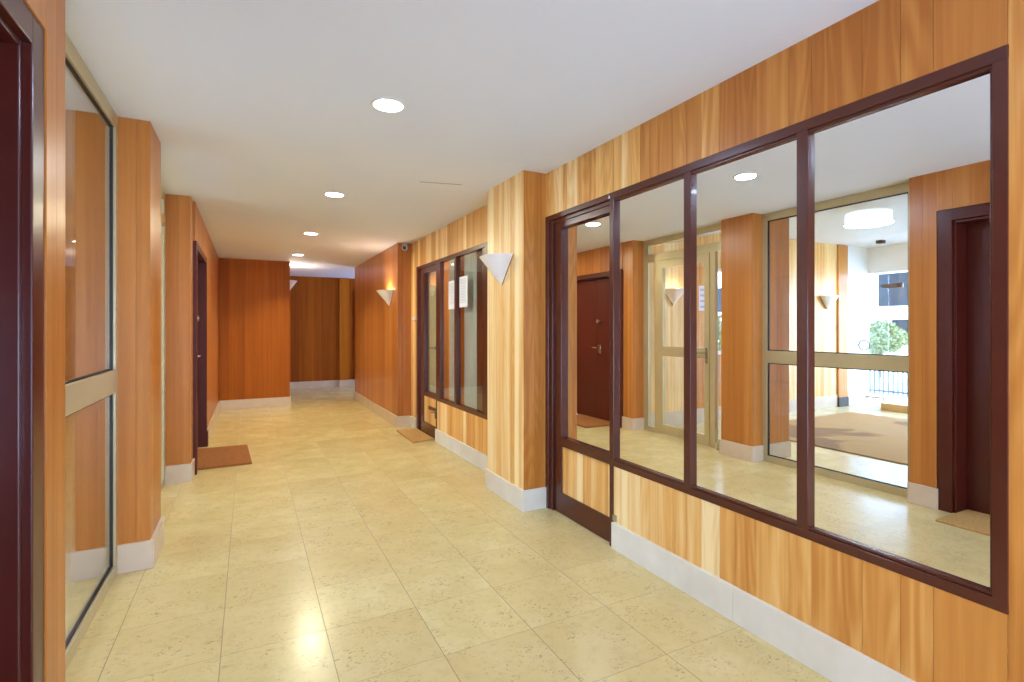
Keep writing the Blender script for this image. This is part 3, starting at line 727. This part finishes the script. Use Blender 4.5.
# ---- lobby fittings
LX, LY = -2.76, 3.60
dl = thing('drum_ceiling_lamp', (LX, LY, 2.75), 'round glowing drum lamp on the lobby ceiling, seen through the glass panel', 'ceiling light')
m = MB(); m.lathe([(.24, 2.735), (.245, 2.635), (.23, 2.622), (0, 2.618)], (LX, LY, 0), seg=48); m.build('shade', emit('drum_glow', (1, .93, .74, 1), 1.1), dl, smooth=True)
m = MB(); m.lathe([(.15, 2.75), (.15, 2.73)], (LX, LY, 0), seg=32); m.build('ceiling_rose', CHROME, dl)
lp_ = bpy.data.lights.new('drum_lamp_light', 'AREA'); lp_.shape = 'DISK'; lp_.size = .5; lp_.energy = 12; lp_.color = (1, .94, .82)
o = bpy.data.objects.new('drum_lamp_light', lp_); COL.objects.link(o); o.location = (LX, LY, 2.60)
m = MB(); m.box(-5.16, -5.06, 4.62, 4.72, 2.70, 2.752)
tag(m.build('ceiling_sensor', simple('sensor_grey', lin(70,66,62), .5), bevel=.005), 'small dark sensor box on the lobby ceiling before the entrance', 'sensor')
bx = MB(); bx.box(-5.55, -5.2, 3.4, 4.72, .0, .115)
tag(bx.build('timber_step', PLYWOOD, bevel=.006), 'low pale timber step box on the lobby floor by the glass entrance', 'step')
st = thing('chrome_stand', (-5.55, 4.92, 0), 'low white-topped stand with curved chrome legs beside the timber step', 'stand')
B(-5.70, -5.42, 4.76, 5.1, .15, .185).build('top', WHITE, st, bevel=.008)
for sx, sy in ((-5.66, 4.80), (-5.46, 4.80), (-5.66, 5.06), (-5.46, 5.06)):
    m = MB(); m.tube([(sx, sy, .155), (sx+.02, sy+.01, .08), (sx+.0, sy, .03), (sx-.02, sy-.01, .008)], .008); m.build('leg', CHROME, st)
ps = thing('wall_poster', (-1.72, YN-.021, 1.6), 'white and lilac notice on the lobby post seen through the door glass', 'notice')
B(-1.785, -1.655, YN-.023, YN-.021, 1.58, 1.93).build('sheet', simple('poster_white', lin(228,226,238), .6), ps)
m = MB()
LIL = simple('poster_lilac', lin(186,176,206), .6)
for z in (1.62, 1.70, 1.78, 1.86): B(-1.765, -1.68, YN-.0245, YN-.023, z, z+.03).build('printed_block', LIL, ps)

# ---- street outside
struct(B(-24, -5.9, -6, 22, -.12, -.005).build('ground', PAVE)); struct(B(-5.9, -0.7, YN+.2, 22, -.12, -.005).build('ground', PAVE))
bd = thing('white_building', (-17, 10, 0), 'white building with dark strip windows across the street, seen through the entrance', 'building')
m = MB(); m.box(-19, -17, 2, 21, 0, 9); m.build('wall', FACADE, bd)
for y0, y1, z0, z1 in ((2.5, 10.85, 2.15, 3.35), (12.2, 20, 2.15, 3.35), (2.5, 10.4, .95, 1.65), (12.2, 20, .95, 1.65), (2.5, 10.85, 5.2, 6.4), (12.2, 20, 5.2, 6.4)):
    w_ = B(-17.02, -16.97, y0, y1, z0, z1).build('window', DKWIN, bd)
def bush(name, c, r, n, label, leaf=.05, squash=.8, seed=1):
    R = random.Random(seed); t = thing(name, (c[0], c[1], 0), label, 'bush')
    m = MB()
    for i in range(n):
        th, ph = R.random()*2*math.pi, math.acos(2*R.random()-1); rr = r*(.55+.45*R.random()**.5)*(1+.12*math.sin(3*th)+.1*math.cos(4*ph))
        p = Vector((c[0]+rr*math.sin(ph)*math.cos(th), c[1]+rr*math.sin(ph)*math.sin(th), c[2]+rr*squash*math.cos(ph)))
        a = Vector((R.gauss(0,1), R.gauss(0,1), R.gauss(0,1))).normalized(); b_ = a.orthogonal().normalized(); s_ = leaf*(.6+.8*R.random())
        m.face([p+a*s_, p+b_*s_*.5, p-a*s_, p-b_*s_*.5])
    m.build('foliage', LEAFM, t)
    m = MB(); m.tube([(c[0], c[1], -.0), (c[0]+.03, c[1], c[2]*.5), (c[0], c[1], c[2])], .04, 8); m.build('stem', simple('bark', lin(100,80,60), .9), t)
    return t
bush('round_bush', (-11.2, 7.82, 1.06), .56, 2600, 'round pale green bush outside the street entrance', seed=3)
bush('leafy_shrub', (-3.9, 7.3, 1.05), .75, 2200, 'leafy shrub outside the lobby side window', seed=5)
cr = thing('low_white_wall', (-10.2, 7.0, 0), 'low white rounded wall in front of the round bush', 'wall')
m = MB(); m.prism([(-10.3, 0), (-9.95, 0), (-9.95, .62), (-10.02, .70), (-10.2, .74), (-10.3, .70)], 1, 5.5, 7.15); m.build('wall', FACADE, cr, bevel=.02)
RAILM = simple('railing_grey_white', lin(84, 86, 88), .5)
fe = thing('white_railing', (-7.4, 4.5, 0), 'white railing of thin vertical bars outside the entrance glass', 'railing')
m = MB(); m.box(-7.42, -7.38, 2.5, 6.3, .60, .64); m.box(-7.42, -7.38, 2.5, 6.3, .05, .09); m.build('rail', RAILM, fe)
k = 2.55
while k < 6.3:
    m = MB(); m.box(-7.41, -7.39, k, k+.022, .0, .62); m.build('bar', RAILM, fe); k += .085

# ================================================================== LIGHT
world = bpy.data.worlds.new('sky'); scene.world = world; world.use_nodes = True
nt = world.node_tree; nt.nodes.clear()
bg = N(nt, 'ShaderNodeBackground'); wo = N(nt, 'ShaderNodeOutputWorld')
tc = N(nt, 'ShaderNodeTexCoord'); sx = N(nt, 'ShaderNodeSeparateXYZ'); L(nt, tc.outputs['Generated'], sx.inputs[0])
L(nt, ramp(nt, math_(nt, 'MULTIPLY_ADD', sx.outputs[2], .5, .5), [(0.45, (.82,.92,1.1,1)), (0.52, (.9,.95,1,1)), (0.9, (.55,.72,1,1))]), bg.inputs[0])
bg.inputs[1].default_value = 8.6
L(nt, bg.outputs[0], wo.inputs[0])
def portal(loc, rot, sx_, sy_):
    l = bpy.data.lights.new('sky_portal', 'AREA'); l.shape = 'RECTANGLE'; l.size = sx_; l.size_y = sy_; l.cycles.is_portal = True
    o = bpy.data.objects.new('sky_portal', l); COL.objects.link(o); o.location = loc; o.rotation_euler = rot
portal((-5.9, 3.7, 1.15), (0, math.radians(-90), 0), 2.3, 3.1)
portal((-2.6, YN+.1, 1.57), (math.radians(-90), 0, 0), 2.1, 1.25)
portal((0.7, -2.23, .9), (math.radians(90), 0, 0), 2.1, 1.6)  # sky sampling for the added fill window
area('blind_fill_lamp', (2.6, 5.4, ZC-.02), (0,0,0), .5, 45, (1,1,.97))  # unseen lamp added in the closed room to brighten the blinds
# side corridor daylight at the far end
area('side_window_light', (3.4, 11.2, 1.4), (0, math.radians(90), 0), 1.6, 22, (.72, .78, 1), 1.6, 'RECTANGLE')

# ================================================================== CAMERA
F = 514.0
cam = bpy.data.cameras.new('camera'); cam.sensor_width = 36; cam.lens = F*36/1024; cam.shift_y = -12.5/1024; cam.clip_start = .02
co = bpy.data.objects.new('camera', cam); COL.objects.link(co)
co.location = (0, 0, 1.328); co.rotation_euler = (math.radians(90), 0, -math.atan((512-248.5)/F))
scene.camera = co
for o in list(COL.objects):
    if 'base' in o: del o['base']
scene.view_settings.view_transform = 'Standard'
scene.view_settings.look = 'None'
scene.view_settings.exposure = 0.64
scene.view_settings.use_white_balance = True
scene.view_settings.white_balance_temperature = 4950
scene.view_settings.white_balance_tint = 10
scene.cycles.use_denoising = True
scene.cycles.max_bounces = 12; scene.cycles.diffuse_bounces = 6; scene.cycles.glossy_bounces = 8; scene.cycles.transparent_max_bounces = 16
scene.cycles.sample_clamp_indirect = 8
